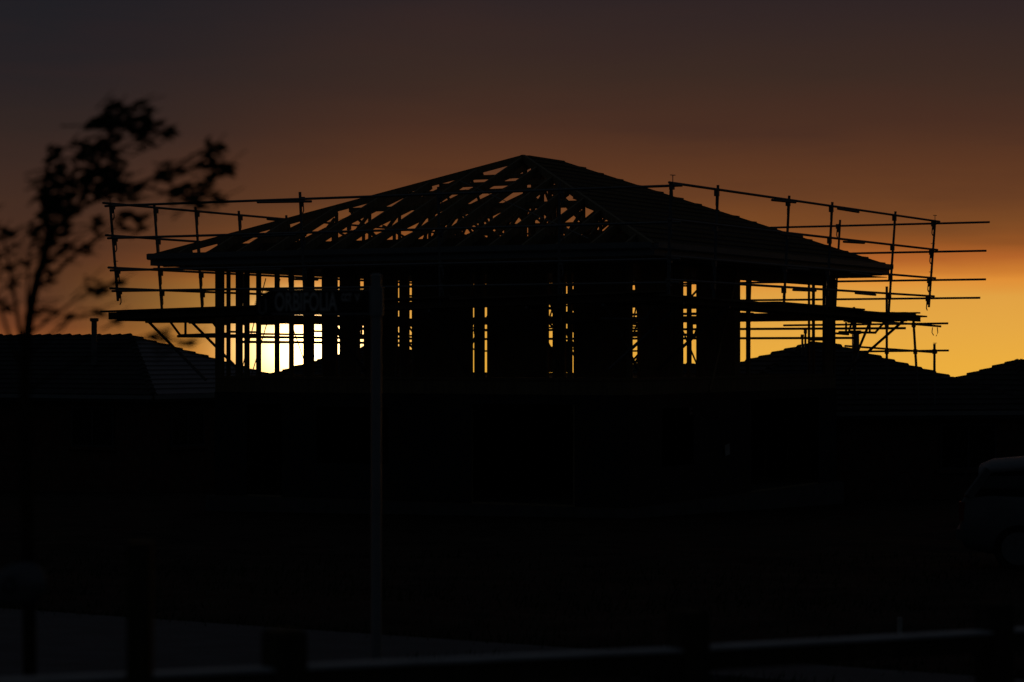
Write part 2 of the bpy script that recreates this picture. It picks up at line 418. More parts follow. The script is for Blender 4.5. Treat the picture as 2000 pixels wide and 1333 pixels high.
# heel blocking: sheeted strip between the wall plates and the roof
for lo, hi in (((WA0 + .07, WB0, Z_CEIL + .003), (WA0 + .082, WB1, Z_EAVE + TAN*OV - .12)), ((WA1 - .05, WB0, Z_CEIL + .003), (WA1 - .04, WB1, Z_EAVE + TAN*OV - .20)),
               ((WA0 + .09, WB1 - .05, Z_CEIL + .003), (WA1 - .06, WB1 - .04, Z_EAVE + TAN*OV - .20))):
    for k in range(5):
        ax = 1 if hi[0] - lo[0] < .1 else 0
        l2, h2 = list(lo), list(hi); st_ = (hi[ax] - lo[ax]) / 5
        l2[ax] = lo[ax] + k*st_; h2[ax] = lo[ax] + (k+1)*st_ - .004
        pt('heel_blocking', MB().box(tuple(l2), tuple(h2)), M_PLY)

# ---------------- roof
RW = .052; RD = .185
apexA, apexB = SL/2, SR - SL/2
def roof_pt(a, b, dz=0): return (a, b, hgt(a, b) + dz)
sp = .77
nA = int(SL / sp)
offs = (SL - (nA-1)*sp) / 2
# hip ends (a small: the near left slope; a large: far slope): rafters running up the slope, each on a bottom chord
for end in (0, 1):
    for i in range(nA):
        b = offs + sp*i
        top = min(b, SL - b)
        if top < .25: continue
        A_ = (lambda d: d) if end == 0 else (lambda d: SR - d)
        dz = -RD/2
        pt('rafter', MB().beam((A_(0.03), b, Z_EAVE + TAN*.03 + dz), (A_(top - .03), b, Z_EAVE + TAN*(top - .03) + dz), RW, RD), M_PINE)
        L_ = min(top, 3.4)
        pt('bottom_chord', MB().beam((A_(.05), b, Z_CEIL + .045), (A_(max(L_, 1.3)), b, Z_CEIL + .045), RW, .09), M_PINE)
        if top > 1.2:
            x1 = min(top, 3.1)
            h1 = Z_EAVE + TAN * x1 - RD
            pt('truss_web', MB().beam((A_(x1 - .03), b + .002, Z_CEIL + .091), (A_(x1 - .03), b + .002, h1), RW*.9, .07), M_PINE)
            if x1 > 2:
                pt('truss_web', MB().beam((A_(x1*.5), b, Z_CEIL + .10), (A_(x1 - .12), b, h1 - .12), RW*.9, .07), M_PINE)
                pt('truss_web', MB().beam((A_(x1*.5), b, Z_CEIL + .10), (A_(x1*.5), b, Z_EAVE + TAN*x1*.5 - RD), RW*.9, .07), M_PINE)
# long slopes (b small: sheeted, b large: open)
nB = int(SR / .62); offb = (SR - (nB-1)*.62) / 2
for side in (0, 1):
    for i in range(nB):
        a = offb + .62*i
        if side == 1 and i % 2: continue
        top = min(a, SR - a, SL/2)
        if top < .25: continue
        B_ = (lambda d: d) if side == 0 else (lambda d: SL - d)
        dz = -RD/2
        pt('rafter', MB().beam((a, B_(.03), Z_EAVE + TAN*.03 + dz), (a, B_(top - .04), Z_EAVE + TAN*(top - .04) + dz), RW, RD), M_PINE)
        pt('bottom_chord', MB().beam((a, B_(.05), Z_CEIL + .045), (a, B_(1.5), Z_CEIL + .045), RW, .09), M_PINE)
# truncated and common trusses across the house
for a in (3.12, 4.1, 4.6, 5.1, 6.05, 6.45, 6.9, 7.3, 7.75, 8.7, 9.7, 10.7):
    ins = min(a, SR - a, SL/2); zt = Z_EAVE + TAN*ins - .16
    pt('bottom_chord', MB().beam((a + .05, .08, Z_CEIL + .046), (a + .05, SL - .08, Z_CEIL + .046), RW, .09), M_PINE)
    if ins < SL/2 - .1:
        pt('top_chord', MB().beam((a + .05, ins, zt), (a + .05, SL - ins, zt), RW, .10), M_PINE)
        n = max(2, int((SL - 2*ins) / 1.4)); w_ = (SL - 2*ins) / n
        for k in range(n):
            b0 = ins + k*w_
            up = k % 2 == 0
            pt('truss_web', MB().beam((a + .05, b0 + .05, zt - .05 if up else Z_CEIL + .1), (a + .05, b0 + w_ - .05, Z_CEIL + .1 if up else zt - .05), RW*.8, .07, up=(1, 0, 0)), M_PINE)
        pt('truss_web', MB().beam((a + .05, ins*.55, Z_EAVE + TAN*ins*.5 - RD), (a + .05, ins*.95, Z_CEIL + .1), RW*.8, .07, up=(1, 0, 0)), M_PINE)
        pt('truss_web', MB().beam((a + .05, SL - ins*.55, Z_EAVE + TAN*ins*.5 - RD), (a + .05, SL - ins*.95, Z_CEIL + .1), RW*.8, .07, up=(1, 0, 0)), M_PINE)
    else:
        pt('king_post', MB().beam((a + .05, SL/2, Z_CEIL + .1), (a + .05, SL/2, hgt(a, SL/2) - .2), .09, RW), M_PINE)
        for s in (-1, 1):
            pt('truss_web', MB().beam((a + .05, SL/2 + s*.1, Z_CEIL + .1), (a + .05, SL/2 + s*2.2, hgt(a, SL/2 + s*2.2) - .16), RW*.8, .09, up=(1, 0, 0)), M_PINE)
            pt('truss_web', MB().beam((a + .05, SL/2 + s*2.3, hgt(a, SL/2 + s*2.3) - .16), (a + .05, SL/2 + s*3.0, Z_CEIL + .1), RW*.8, .07, up=(1, 0, 0)), M_PINE)
# hips and ridge
ap0 = (apexA, SL/2, hgt(apexA, SL/2)); ap1 = (apexB, SL/2, hgt(apexA, SL/2))
for c, ap in (((0, 0), ap0), ((0, SL), ap0), ((SR, 0), ap1), ((SR, SL), ap1)):
    pt('hip_rafter', MB().beam((c[0], c[1], Z_EAVE - .05), (ap[0], ap[1], ap[2] - .05), .07, .16), M_PINE)
pt('ridge_board', MB().beam((ap0[0] - .1, ap0[1], ap0[2] - .06), (ap1[0] + .1, ap1[1], ap1[2] - .06), .05, .16), M_PINE)
# strap bracing over the open slope
for (a0, b0), (a1, b1) in (((.3, 10.6), (4.6, 5.2)), ((.4, 1.6), (4.4, 6.8))):
    pt('strap_brace', MB().beam(roof_pt(a0, b0, .006), roof_pt(a1, b1, .006), .035, .004), M_STEEL)
# battens and membrane on the right slope
nb = 18
def in_sl(d): return d, SR - d
for k in range(nb):
    d = .08 + k * (SL/2 - .2) / (nb - 1)
    a0, a1 = in_sl(d)
    j = random.uniform(-.06, .12)
    pt('roof_batten', MB().beam((a0 + .12, d, Z_EAVE + TAN*d + .035), (a1 + j, d, Z_EAVE + TAN*d + .035), .05, .045), M_PINE)
rows = 5
for k in range(rows):
    d0 = .03 + k * (SL/2 - .06) / rows; d1 = d0 + (SL/2 - .06) / rows + .04
    d1 = min(d1, SL/2 - .02)
    v = [(d0 + .05, d0), (SR - d0 - .02, d0), (SR - d1 - .02, d1), (d1 + .05, d1)]
    mb = MB(); lift = .006 * (k % 2)
    mb.v = [(a, b, Z_EAVE + TAN*b + .003 + lift) for a, b in v] + [(a, b, Z_EAVE + TAN*b + .010 + lift) for a, b in v]
    mb.f = [(3,2,1,0), (4,5,6,7), (0,1,5,4), (1,2,6,5), (2,3,7,6), (3,0,4,7)]
    pt('roof_membrane', mb, M_SARK)
# fascia, gutter on each edge
def edge(p, q, out):
    o = Vector((out[0], out[1], 0)); p = Vector(p); q = Vector(q)
    pt('fascia', MB().beam(p + o*.012 + Vector((0,0,Z_EAVE-.11)), q + o*.012 + Vector((0,0,Z_EAVE-.11)), .02, .22), M_FASCIA)
    # gutter: quad profile
    d = (q - p).normalized(); mb = MB(); prof = [(.025, .0), (.03, -.10), (.10, -.115), (.125, -.09), (.13, .02), (.122, .02), (.115, -.085), (.095, -.105), (.04, -.09), (.034, 0)]
    k = len(prof)
    for e in (p, q):
        for x, z in prof: mb.v.append(tuple(e + o*x + Vector((0, 0, Z_EAVE + z + .02))))
    for i in range(k): mb.f.append((i, (i+1) % k, k + (i+1) % k, k + i))
    mb.f.append(tuple(range(k))); mb.f.append(tuple(range(k, 2*k)))
    pt('gutter', mb, M_FASCIA)
edge((0, 0, 0), (0, SL, 0), (-1, 0)); edge((0, 0, 0), (SR, 0, 0), (0, -1)); edge((SR, 0, 0), (SR, SL, 0), (1, 0)); edge((0, SL, 0), (SR, SL, 0), (0, 1))
# eaves lining
for lo, hi in (((.0, .0), (OV, SL)), ((OV, .0), (SR, OV)), ((SR - OV, OV), (SR, SL)), ((OV, SL - OV), (SR - OV, SL))):
    pt('eaves_lining', MB().box((lo[0] + .03, lo[1] + .03, Z_CEIL - .040), (hi[0] - .03, hi[1] - .03, Z_CEIL - .026)), M_WRAP)
# pale notice sheet in the ground floor opening
tag(MB().box((0, 0, 0), (.012, .26, .24)).build('paper_notice', M_PAPER), 'small pale notice sheet fixed to the ground floor wall of the timber frame', 'notice')
pn = bpy.data.objects['paper_notice']
an = apar(1416, WB0 - .06); w3 = Cw + ER*an + EL*(WB0 - .06)
pn.location = (w3.x, w3.y, 1.0); pn.rotation_euler = (R(8), 0, RZ - R(90))

# ------------------------------------------------------------------ scaffold round the eaves
S = thing('scaffold', 'steel tube scaffold with guard rails hung round the roof edge of the timber frame', 'scaffold', (Cw.x, Cw.y, 0), RZ)
Z_DECK = 4.20
RAILZ = (6.45, 5.75, 5.05, 4.60)
KB = {(0, 0): .58, (0, 1): .50, (1, 0): .76, (1, 1): .6}
DZ = {(0, 0): 4.46, (0, 1): 4.18, (1, 0): 4.26, (1, 1): 4.2}      # the deck is not level
def kout(z, c=(0, 0)): return KB[c] + .13 * (z - Z_DECK) / 2.25
TR = .026
def corner(sa, sb, z):
    k = kout(z, (sa, sb))
    return Vector((-k if sa == 0 else SR + k, -k if sb == 0 else SL + k, z))
faces = {'A': ((0, 0), (0, 1), Vector((-1, 0, 0))), 'D': ((0, 0), (1, 0), Vector((0, -1, 0))),
         'B': ((0, 1), (1, 1), Vector((0, 1, 0))), 'E': ((1, 0), (1, 1), Vector((1, 0, 0)))}
def facept(fc, t_, z, extra=0.0):
    c0, c1, o = faces[fc]
    p, q = corner(*c0, z), corner(*c1, z)
    return p.lerp(q, t_) + o*extra
over = {'A': (.25, .12), 'D': (.15, .25), 'B': (.22, .3), 'E': (1.32, .3)}
def spt(name, mb, mt, parent=None): return mb.build(name, mt, parent or S, smooth=(mt is M_STEEL and False))
for fc, (c0, c1, o) in faces.items():
    for zi, z in enumerate(RAILZ):
        p, q = corner(*c0, z), corner(*c1, z); d = (q - p).normalized(); Lr = (q - p).length
        o0, o1 = over[fc]
        if fc == 'E': o0 += (.05, .02, .06, -.05)[zi]
        p2, q2 = p - d*o0 + o*.03 + Vector((0, 0, .0 if fc in 'AE' else .055)), q + d*o1 + o*.03 + Vector((0, 0, .0 if fc in 'AE' else .055))
        spt('guard_rail', MB().tube([p2, q2], TR), M_STEEL)
        # sleeve tubes that overlap at a joint
        for tj, ln in {'A': ((.66, 1.35),), 'D': ((.36, 1.3), (.60, 1.3)), 'B': ((.45, 1.2),), 'E': ((.5, 1.2),)}[fc]:
            if zi < 3 or fc == 'D':
                m_ = p2.lerp(q2, tj + .03*zi); tilt = Vector((0, 0, random.uniform(-.012, .012)))
                spt('joint_tube', MB().tube([m_ - d*ln/2 + o*.015 + Vector((0, 0, -.047)) - tilt, m_ + d*ln/2 + o*.015 + Vector((0, 0, -.047)) + tilt], TR), M_STEEL)
def coupler(at, o, parent, hook=True, big=False):
    mb = MB(); s_ = .042
    mb.box((at.x - s_, at.y - s_, at.z - .075), (at.x + s_, at.y + s_, at.z + .045))
    mb.tube([at + Vector((0, 0, -.07)), at + Vector((0, 0, -.135)), at + Vector((.02, .02, -.15))], .018, 6)
    c = mb.build('coupler', M_STEEL, parent)
    if hook:
        hb = MB().tube([at + o*.05 + Vector((0, 0, .02)), at + o*.05 + Vector((0, 0, .20))], .009, 6)
        hb.beam(at + o*.05 + Vector((-.05, .03, .20)), at + o*.05 + Vector((.05, -.03, .20)), .014, .014)
        hb.build('bolt', M_STEEL, parent)
def standard(pb, pt_, o, ext=.15, hook=False):
    d = (pt_ - pb).normalized()
    st_ = spt('standard', MB().tube([pb - d*.12, pt_ + d*ext], .030), M_STEEL)
    for z in RAILZ:
        f = (z - pb.z) / (pt_.z - pb.z)
        at = pb.lerp(pt_, f)
        dr = Vector((o.y, o.x, 0))
        coupler(at + dr*.05, o, st_, hook)
        # wedge tail under the coupler
        MB().tube([at + dr*.07 + Vector((0, 0, -.06)), at + dr*.085 + Vector((0, 0, -.24)), at + dr*.06 + Vector((0, 0, -.30))], .014, 6).build('wedge', M_STEEL, st_)
for c in ((0, 0), (0, 1), (1, 0), (1, 1)):
    o = Vector((-1 if c[0] == 0 else 1, -1 if c[1] == 0 else 1, 0)).normalized()
    standard(corner(*c, 4.5), corner(*c, RAILZ[0]), o, .05, True)
def t_of_px(fc, px):
    best = None
    for i in range(1001):
        p = facept(fc, i/1000, 6.4); w = Cw + ER*p.x + EL*p.y
        x = 1000 + F_PX * w.x / w.y
        if best is None or abs(x - px) < best[0]: best = (abs(x - px), i/1000)
    return best[1]
for fc, pxs in (('A', (587, 857, 1093)), ('D', (1402, 1541, 1625, 1748)), ('B', (302, 383, 467, 560, 680)), ('E', (1640, 1470, 1300, 1150))):
    for px in pxs:
        t_ = t_of_px(fc, px); o = faces[fc][2]
        standard(facept(fc, t_, DZ[faces[fc][0]]*(1-t_) + DZ[faces[fc][1]]*t_ - .02), facept(fc, t_, RAILZ[0]), o)
# decks: planks laid side by side, ends uneven
DEPTH_IN = .78
for fc, (c0, c1, o) in faces.items():
    for j in range(5):
        k = .58 - .235*j
        def at(c, z):
            return Vector((-k if c[0] == 0 else SR + k, -k if c[1] == 0 else SL + k, z))
        p, q = at(c0, DZ[c0]), at(c1, DZ[c1]); d = (q - p).normalized(); L_ = (q - p).length
        nseg = 3; ends = [-(.62 + random.uniform(0, .1)) if fc in 'DB' else .0]
        if fc == 'A': segs = [(-.0 if j > 0 else .0, L_*.36), (L_*.36 - .25, L_*.70), (L_*.70 - .25, L_ + (.28, .24, .30, .22, .42)[j])]
        elif fc == 'D': segs = [(-.25, L_*.38), (L_*.38 - .2, L_*.72), (L_*.72 - .2, L_ + (.30, .34, .52, .26, .5)[j])]
        elif fc == 'B': segs = [(0, L_*.35), (L_*.35 - .2, L_*.7), (L_*.7 - .2, L_)]
        else: segs = [(0, L_*.35), (L_*.35 - .2, L_*.7), (L_*.7 - .2, L_)]
        for si, (s0, s1) in enumerate(segs):
            zz = Z_DECK - .02 + .042*(si % 2) - (.0 if fc in 'AE' else .042*2)
            spt('deck_plank', MB().beam(p + d*s0 + Vector((0, 0, zz - Z_DECK)), p + d*s1 + Vector((0, 0, zz - Z_DECK)), .225, .038), M_PLANK)
    # two bearers below and a toe board along the outer edge
    for kk, hh in ((.52, .15), (-.30, .15)):
        def at2(c): return Vector((-kk if c[0] == 0 else SR + kk, -kk if c[1] == 0 else SL + kk, DZ[c] - .118 - (0 if fc in 'AE' else .04)))
        e_ = (at2(c1) - at2(c0)).normalized() * {'A': .22, 'D': .28}.get(fc, 0)
        spt('deck_bearer', MB().beam(at2(c0), at2(c1) + e_, .06, hh), M_PLANK)
# brackets
def bracket(fc, t_, lower_chord=True):
    c0, c1, o = faces[fc]
    p = facept(fc, t_, DZ[c0]*(1-t_) + DZ[c1]*t_ - .24); p -= o * .05
    wall_in = -o * (1.0 + .55)                        # to the wall line
    br = spt('bracket', MB().tube([p + o*.06, p + wall_in], .030), M_STEEL)
    MB().tube([p - o*.02, p + wall_in + Vector((0, 0, -1.28))], .033).build('strut', M_STEEL, br)
    dr = Vector((o.y, o.x, 0)) * .35
    if lower_chord:
        MB().tube([p - o*.35 + dr, p - o*.62 + dr + Vector((0, 0, -.30))], .028).build('strut', M_STEEL, br)
        MB().tube([p - o*.60 + dr + Vector((0, 0, -.30)), p + wall_in + dr + Vector((0, 0, -.28))], .028).build('chord', M_STEEL, br)
        MB().tube([p - o*.76 + dr, p - o*.76 + dr + Vector((0, 0, -.30))], .028).build('upright', M_STEEL, br)
def t_of_px2(fc, px):
    return min(range(1001), key=lambda i: abs(px - (lambda p: 1000 + F_PX*(Cw + ER*p.x + EL*p.y).x/(Cw + ER*p.x + EL*p.y).y)(facept(fc, i/1000, 4.2) - faces[fc][2]*.05)))/1000
for fc, ts in (('A', [t_of_px2('A', q) for q in (640, 840, 1030, 1180)]), ('D', [t_of_px2('D', q) for q in (1330, 1420, 1768)]), ('B', [t_of_px2('B', q) for q in (287, 372, 640, 760)]), ('E', [t_of_px2('E', q) for q in (1700, 1400, 1280)])):
    for i, t_ in enumerate(ts): bracket(fc, t_, i % 2 == 0 or fc in 'BE')
# lower ledgers along the two far sides
def ledger(fc, k, z, s0, s1, name='ledger', r=.03):
    c0, c1, o = faces[fc]
    p = Vector((-k if c0[0] == 0 else SR + k, -k if c0[1] == 0 else SL + k, z)); q = Vector((-k if c1[0] == 0 else SR + k, -k if c1[1] == 0 else SL + k, z))
    d = (q - p).normalized()
    spt(name, MB().tube([p - d*s0, q + d*s1], r), M_STEEL)
ledger('B', -.35, 3.62, -.15, -.4); ledger('B', -.95, 3.50, -1.1, -.5)
ledger('E', .25, 3.86, .1, .2); ledger('E', -.5, 3.62, -.2, -.4)

# separate lower stage beyond the right end of the house
S2 = thing('scaffold', 'low stage of steel tube scaffold past the far corner above a tiled roof', 'scaffold', (Cw.x, Cw.y, 0), RZ)
def w2l(px, py, dist):
    x = (px - 1000)/F_PX*dist; z = CAM_Z - (py - HOR)/F_PX*dist
    v = Vector((x, dist)) - Cw
    return Vector((v.dot(ER), v.dot(EL), z))
D2 = 61.5
def s2(name, mb, parent=None): return mb.build(name, M_STEEL, parent or S2)
for (x0, y0), (x1, y1) in (((1530, 636), (1852, 632)), ((1640, 622), (1838, 638)), ((1600, 688), (1853, 685)), ((1650, 676), (1830, 689)), ((1840, 738), (1862, 738))):
    s2('guard_rail', MB().tube([w2l(x0, y0, D2 + 1.5), w2l(x1, y1, D2)], .026))
for x0, y0, x1, y1 in ((1784, 625, 1794, 790), (1825, 672, 1825, 790), (1732, 560, 1732, 790), (1668, 600, 1672, 780)):
    st_ = s2('standard', MB().tube([w2l(x1, y1, D2), w2l(x0, y0, D2)], .034))
    for yy in (634, 686):
        if yy > y0 - 20: coupler(w2l(x0 + (x1-x0)*(yy-y0)/(y1-y0), yy, D2 - .04), Vector((1, 0, 0)), st_, x0 == 1825)
hk = w2l(1826, 640, D2)
cp = MB().tube([hk + Vector((.07, -.04, 0)), hk + Vector((.08, -.05, -.13)), hk + Vector((.04, -.02, -.22))], .012, 6).tube([hk + Vector((-.07, .04, 0)), hk + Vector((-.08, .05, -.13)), hk + Vector((-.04, .02, -.2))], .012, 6)
s2('coupler', cp)

# ------------------------------------------------------------------ neighbouring houses
def hip_house(label, P, th, A, B, z_eave, rise, tile, front_tile=None, wall_mat=M_BRICK, caps=True):
    """P: world xy of the near eave corner; local a along th, b along th + 90 deg"""
    rt = thing('house', label, 'house', (P[0], P[1], 0), R(th), 'neighbouring single storey houses')
    w = min(A, B)/2; tn = rise / w
    gz = g(P[1] + 5) - .6
    o = .45
    wl = MB()
    wl.box((o, o, gz), (A-o, B-o, z_eave - .02))
    wo = wl.build('wall', wall_mat, rt)
    def pos(side, s, d, z):
        return {0: (s, d, z), 1: (A-d, s, z), 2: (s, B-d, z), 3: (d, s, z)}[side]
    # windows on the two sides facing the street
    for side, Ls in ((0, A), (3, B)):
        n = max(1, int(Ls / 4))
        for i in range(n):
            c = (i + .5) * Ls / n; z0, z1 = z_eave - 1.55, z_eave - .35
            fr_ = MB()
            for q0, q1, za, zb in ((c-.8, c+.8, z1-.06, z1), (c-.8, c+.8, z0, z0+.06), (c-.8, c-.74, z0+.062, z1-.062), (c+.74, c+.8, z0+.062, z1-.062), (c-.03, c+.03, z0+.062, z1-.062)):
                p, q = pos(side, q0, o - .05, za), pos(side, q1, o + .02, zb)
                fr_.box(tuple(map(min, p, q)), tuple(map(max, p, q)))
            f_ = fr_.build('window', M_FRAME, rt)
            p, q = pos(side, c-.74, o - .02, z0+.06), pos(side, c+.74, o - .01, z1-.06)
            MB().box(tuple(map(min, p, q)), tuple(map(max, p, q))).build('pane', M_GLASS, f_)
            p, q = pos(side, c-.9, o - .12, z0-.08), pos(side, c+.9, o + .01, z0-.003)
            MB().box(tuple(map(min, p, q)), tuple(map(max, p, q))).build('sill', wall_mat, f_)
    base = MB()
    for side, Ls in ((0, A), (1, B), (2, A), (3, B)):
        base.poly([pos(side, 0, 0, z_eave), pos(side, Ls, 0, z_eave), pos(side, Ls - w, w, z_eave + rise), pos(side, w, w, z_eave + rise)])
    base.poly([(0, 0, z_eave - .01), (A, 0, z_eave - .01), (A, B, z_eave - .01), (0, B, z_eave - .01)])
    ro = base.build('roof', tile, rt)
    n = max(6, int(w / .32))
    for side, Ls in ((0, A), (1, B), (2, A), (3, B)):
        mt = front_tile if (front_tile and side == 0) else tile  # this one slope is coloured lighter, as if catching the sky
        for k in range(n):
            d0, d1 = k*w/n - (.06 if k == 0 else 0), (k+1)*w/n
            l0, h0 = max(d0, 0), Ls - max(d0, 0); l1, h1 = d1, Ls - d1
            if h1 - l1 < .02: h1 = l1 + .02
            z0, z1 = z_eave + tn*d0, z_eave + tn*d1
            mb = MB()
            mb.v = [pos(side, l0, d0, z0 + .012), pos(side, h0, d0, z0 + .012), pos(side, h0, d0, z0 + .062), pos(side, l0, d0, z0 + .062), pos(side, h1, d1, z1 + .022), pos(side, l1, d1, z1 + .022)]
            mb.f = [(0, 1, 2, 3), (3, 2, 4, 5)]
            mb.build('tile_course', mt, ro)
    # ridge and hip capping tiles
    e0, e1 = ((w, B/2), (A - w, B/2)) if A >= B else ((A/2, w), (A/2, B - w))
    lines = [((e0[0], e0[1], z_eave + rise), (e1[0], e1[1], z_eave + rise))]
    for cx_, cy_, e in ((0, 0, e0), (A, 0, e1 if A >= B else e0), (A, B, e1), (0, B, e0 if A >= B else e1)):
        lines.append(((cx_, cy_, z_eave), (e[0], e[1], z_eave + rise)))
    for p, q in lines:
        p, q = Vector(p), Vector(q); ln = (q - p).length; k = int(ln / .40); d = (q - p).normalized() if ln > .01 else None
        for i in range(k):
            s0 = p + d * (i * ln / k); s1 = p + d * ((i + 1) * ln / k + .04)
            j = Vector((0, 0, random.uniform(-.008, .012)))
            mb = MB(); sd = d.cross(Vector((0, 0, 1))).normalized()
            for e, zz in ((s0, .075), (s1, .022)):
                for x_, z_ in ((-.15, -.10), (-.08, .0), (0, .03), (.08, .0), (.15, -.10)):
                    mb.v.append(tuple(e + sd*x_ + j + Vector((0, 0, zz + z_))))
            mb.f = [(i_, i_+1, 6+i_, 5+i_) for i_ in range(4)] + [(4, 3, 2, 1, 0), (5, 6, 7, 8, 9)]
            mb.build('ridge_tile', tile, ro)
    for side, Ls in ((0, A), (1, B), (2, A), (3, B)):
        p, q = pos(side, 0, -.10, z_eave - .12), pos(side, Ls, -.03, z_eave - .01)
        MB().box(tuple(map(min, p, q)), tuple(map(max, p, q))).build('gutter', M_FASCIA, rt)
        p, q = pos(side, 0.03, .0, z_eave - .2), pos(side, Ls - .03, o + .02, z_eave - .03)
        MB().box(tuple(map(min, p, q)), tuple(map(max, p, q))).build('eaves_lining', M_FRAME, rt)
    return rt
def flue(root, wx, wy, z0, z1, r, name='flue'):
    inv = Matrix.Rotation(-root.rotation_euler.z, 4, 'Z')
    p = inv @ Vector((wx - root.location.x, wy - root.location.y, 0))
    mb = MB().tube([(p.x, p.y, z0), (p.x, p.y, z1)], r, 12)
    f_ = mb.build(name, M_STEEL, root, smooth=False)
    MB().tube([(p.x, p.y, z1 - .10), (p.x, p.y, z1 - .09), (p.x, p.y, z1 + .005)], [r*1.2, r*1.55, r*1.55], 12).build('cap', M_STEEL, f_)
def wpos(px, py, dist): return ((px - 1000)/F_PX*dist, dist, CAM_Z - (py - HOR)/F_PX*dist)
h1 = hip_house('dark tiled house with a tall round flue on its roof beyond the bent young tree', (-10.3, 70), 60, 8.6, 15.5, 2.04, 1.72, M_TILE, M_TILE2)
fx, fy, fz = wpos(184, 622, 73.5); flue(h1, fx, fy, 2.9, fz, .085)
h2 = hip_house('low pyramid roofed house seen through the open wall frame under the sun', (-5.06, 79.9), 47, 9.6, 9.2, 1.50, 1.90, M_TILE)
h3 = hip_house('low tiled house hidden behind the sheeted middle of the timber frame', (2.6, 82), 28, 12.5, 9.0, 1.25, 1.55, M_TILE)
h4 = hip_house('tiled house with square chimney on its ridge behind the right end of the scaffold', (4.8, 61.4), 14, 9.9, 9.4, 1.76, 1.72, M_TILE)
fx, fy, fz = wpos(1671, 646, 66.0); flue(h4, fx, fy, 2.9, fz, .10, 'chimney')
for px, py in ((1567, 654), (1573, 645)):
    fx, fy, fz = wpos(px, py, 66.0); flue(h4, fx, fy, 3.0, fz, .03, 'vent_pipe')
h5 = hip_house('stepped tile roofed house standing past the lower scaffold stage on the far edge', (15.1, 69.5), 40, 8.4, 8.2, 1.20, 1.80, M_TILE)

# ------------------------------------------------------------------ street sign
sx, sy = -.974, 17.5
sg = thing('street_sign', 'street name sign reading ORBIFOLIA on a round grey pole by the footpath', 'street sign', (sx, sy, g(sy)), 0)
zt = CAM_Z - (540 - HOR)/F_PX*sy - g(sy)
MB().tube([(0, 0, -.3), (0, 0, zt)], .038, 36).build('pole', M_POLE, sg)
MB().tube([(0, 0, zt), (0, 0, zt + .012), (0, 0, zt + .02)], [.042, .040, .02], 16).build('pole_cap', M_POLE, sg)
u = sy / F_PX                               # metres per photo pixel at the sign
def sp_(px, py): return ((px - 735)*u, CAM_Z - (py - HOR)*u - g(sy))
zb0, zb1 = sp_(0, 616)[1], sp_(0, 565)[1]
MB().tube([(0, 0, zb0 - .004), (0, 0, zb1 + .012)], .052, 32).build('clamp', M_POLE, sg)
bl = MB(); out = []
x0, x1 = sp_(499, 0)[0], -.045
for px, py in ((499, 617), (498, 596), (500, 588), (506, 580), (515, 574), (524, 568), (532, 565)): out.append(sp_(px, py))
out += [(x1, zb1), (x1, zb0)]
bl.v = [(x, -.012, z) for x, z in out] + [(x, .012, z) for x, z in out]; k = len(out)
bl.f = [tuple(range(k)), tuple(range(2*k-1, k-1, -1))] + [(i, (i+1) % k, k + (i+1) % k, k + i) for i in range(k)]
blade_o = bl.build('blade', M_SIGN, sg)
for za in (zb1 - .012, zb0 + .004):
    MB().box((sp_(532, 0)[0], -.020, za), (x1 - .002, -.0125, za + .009)).build('edge_trim', M_POLE, blade_o)
def text(body, size, x, z, sxx, name):
    cu = bpy.data.curves.new('txt', 'FONT'); cu.body = body; cu.size = size; cu.extrude = .0015; cu.offset = .004
    o = bpy.data.objects.new('txt', cu); COL.objects.link(o)
    bpy.context.view_layer.update()
    me = bpy.data.meshes.new_from_object(o.evaluated_get(bpy.context.evaluated_depsgraph_get()))
    bpy.data.objects.remove(o); me.materials.clear(); me.materials.append(M_LETTER)
    xs_ = [v.co.x for v in me.vertices]; w0 = min(xs_); ww = max(xs_) - w0
    for v in me.vertices: v.co = ((v.co.x - w0)/ww*sxx, -v.co.z, v.co.y)
    ob = bpy.data.objects.new(name, me); COL.objects.link(ob); ob.parent = blade_o; ob.location = (x, -.0165, z)
cap_h = 35 * u
text('ORBIFOLIA', cap_h/.70, sp_(537, 0)[0], sp_(0, 607)[1], 122*u, 'lettering')
text('CCT', 14*u/.70, sp_(667, 0)[0], sp_(0, 588)[1], 20*u, 'lettering')
tri = MB()
tx = sp_(698, 0)[0]; tz = sp_(0, 592)[1]
tri.v = [(tx, -.0165, tz), (tx + 5*u, -.0165, tz + 18*u), (tx + 2*u, -.0165, tz + 18*u), (tx, -.0165, tz + 8*u), (tx - 2*u, -.0165, tz + 18*u), (tx - 5*u, -.0165, tz + 18*u)]
tri.f = [(0, 1, 2, 3), (0, 3, 4, 5)]
tri.build('emblem', M_LETTER, blade_o)
em = MB(); pts = []
for i in range(13):
    th = math.pi + math.pi*i/12
    pts.append((sp_(513, 0)[0] + 6.5*u*math.cos(th), -.0155, sp_(0, 605)[1] + 8*u*math.sin(th)))
pts = [(pts[0][0], -.0155, sp_(0, 588)[1])] + pts + [(pts[-1][0], -.0155, sp_(0, 584)[1])]
em.tube(pts, .0035, 6).build('emblem', M_LETTER, blade_o)

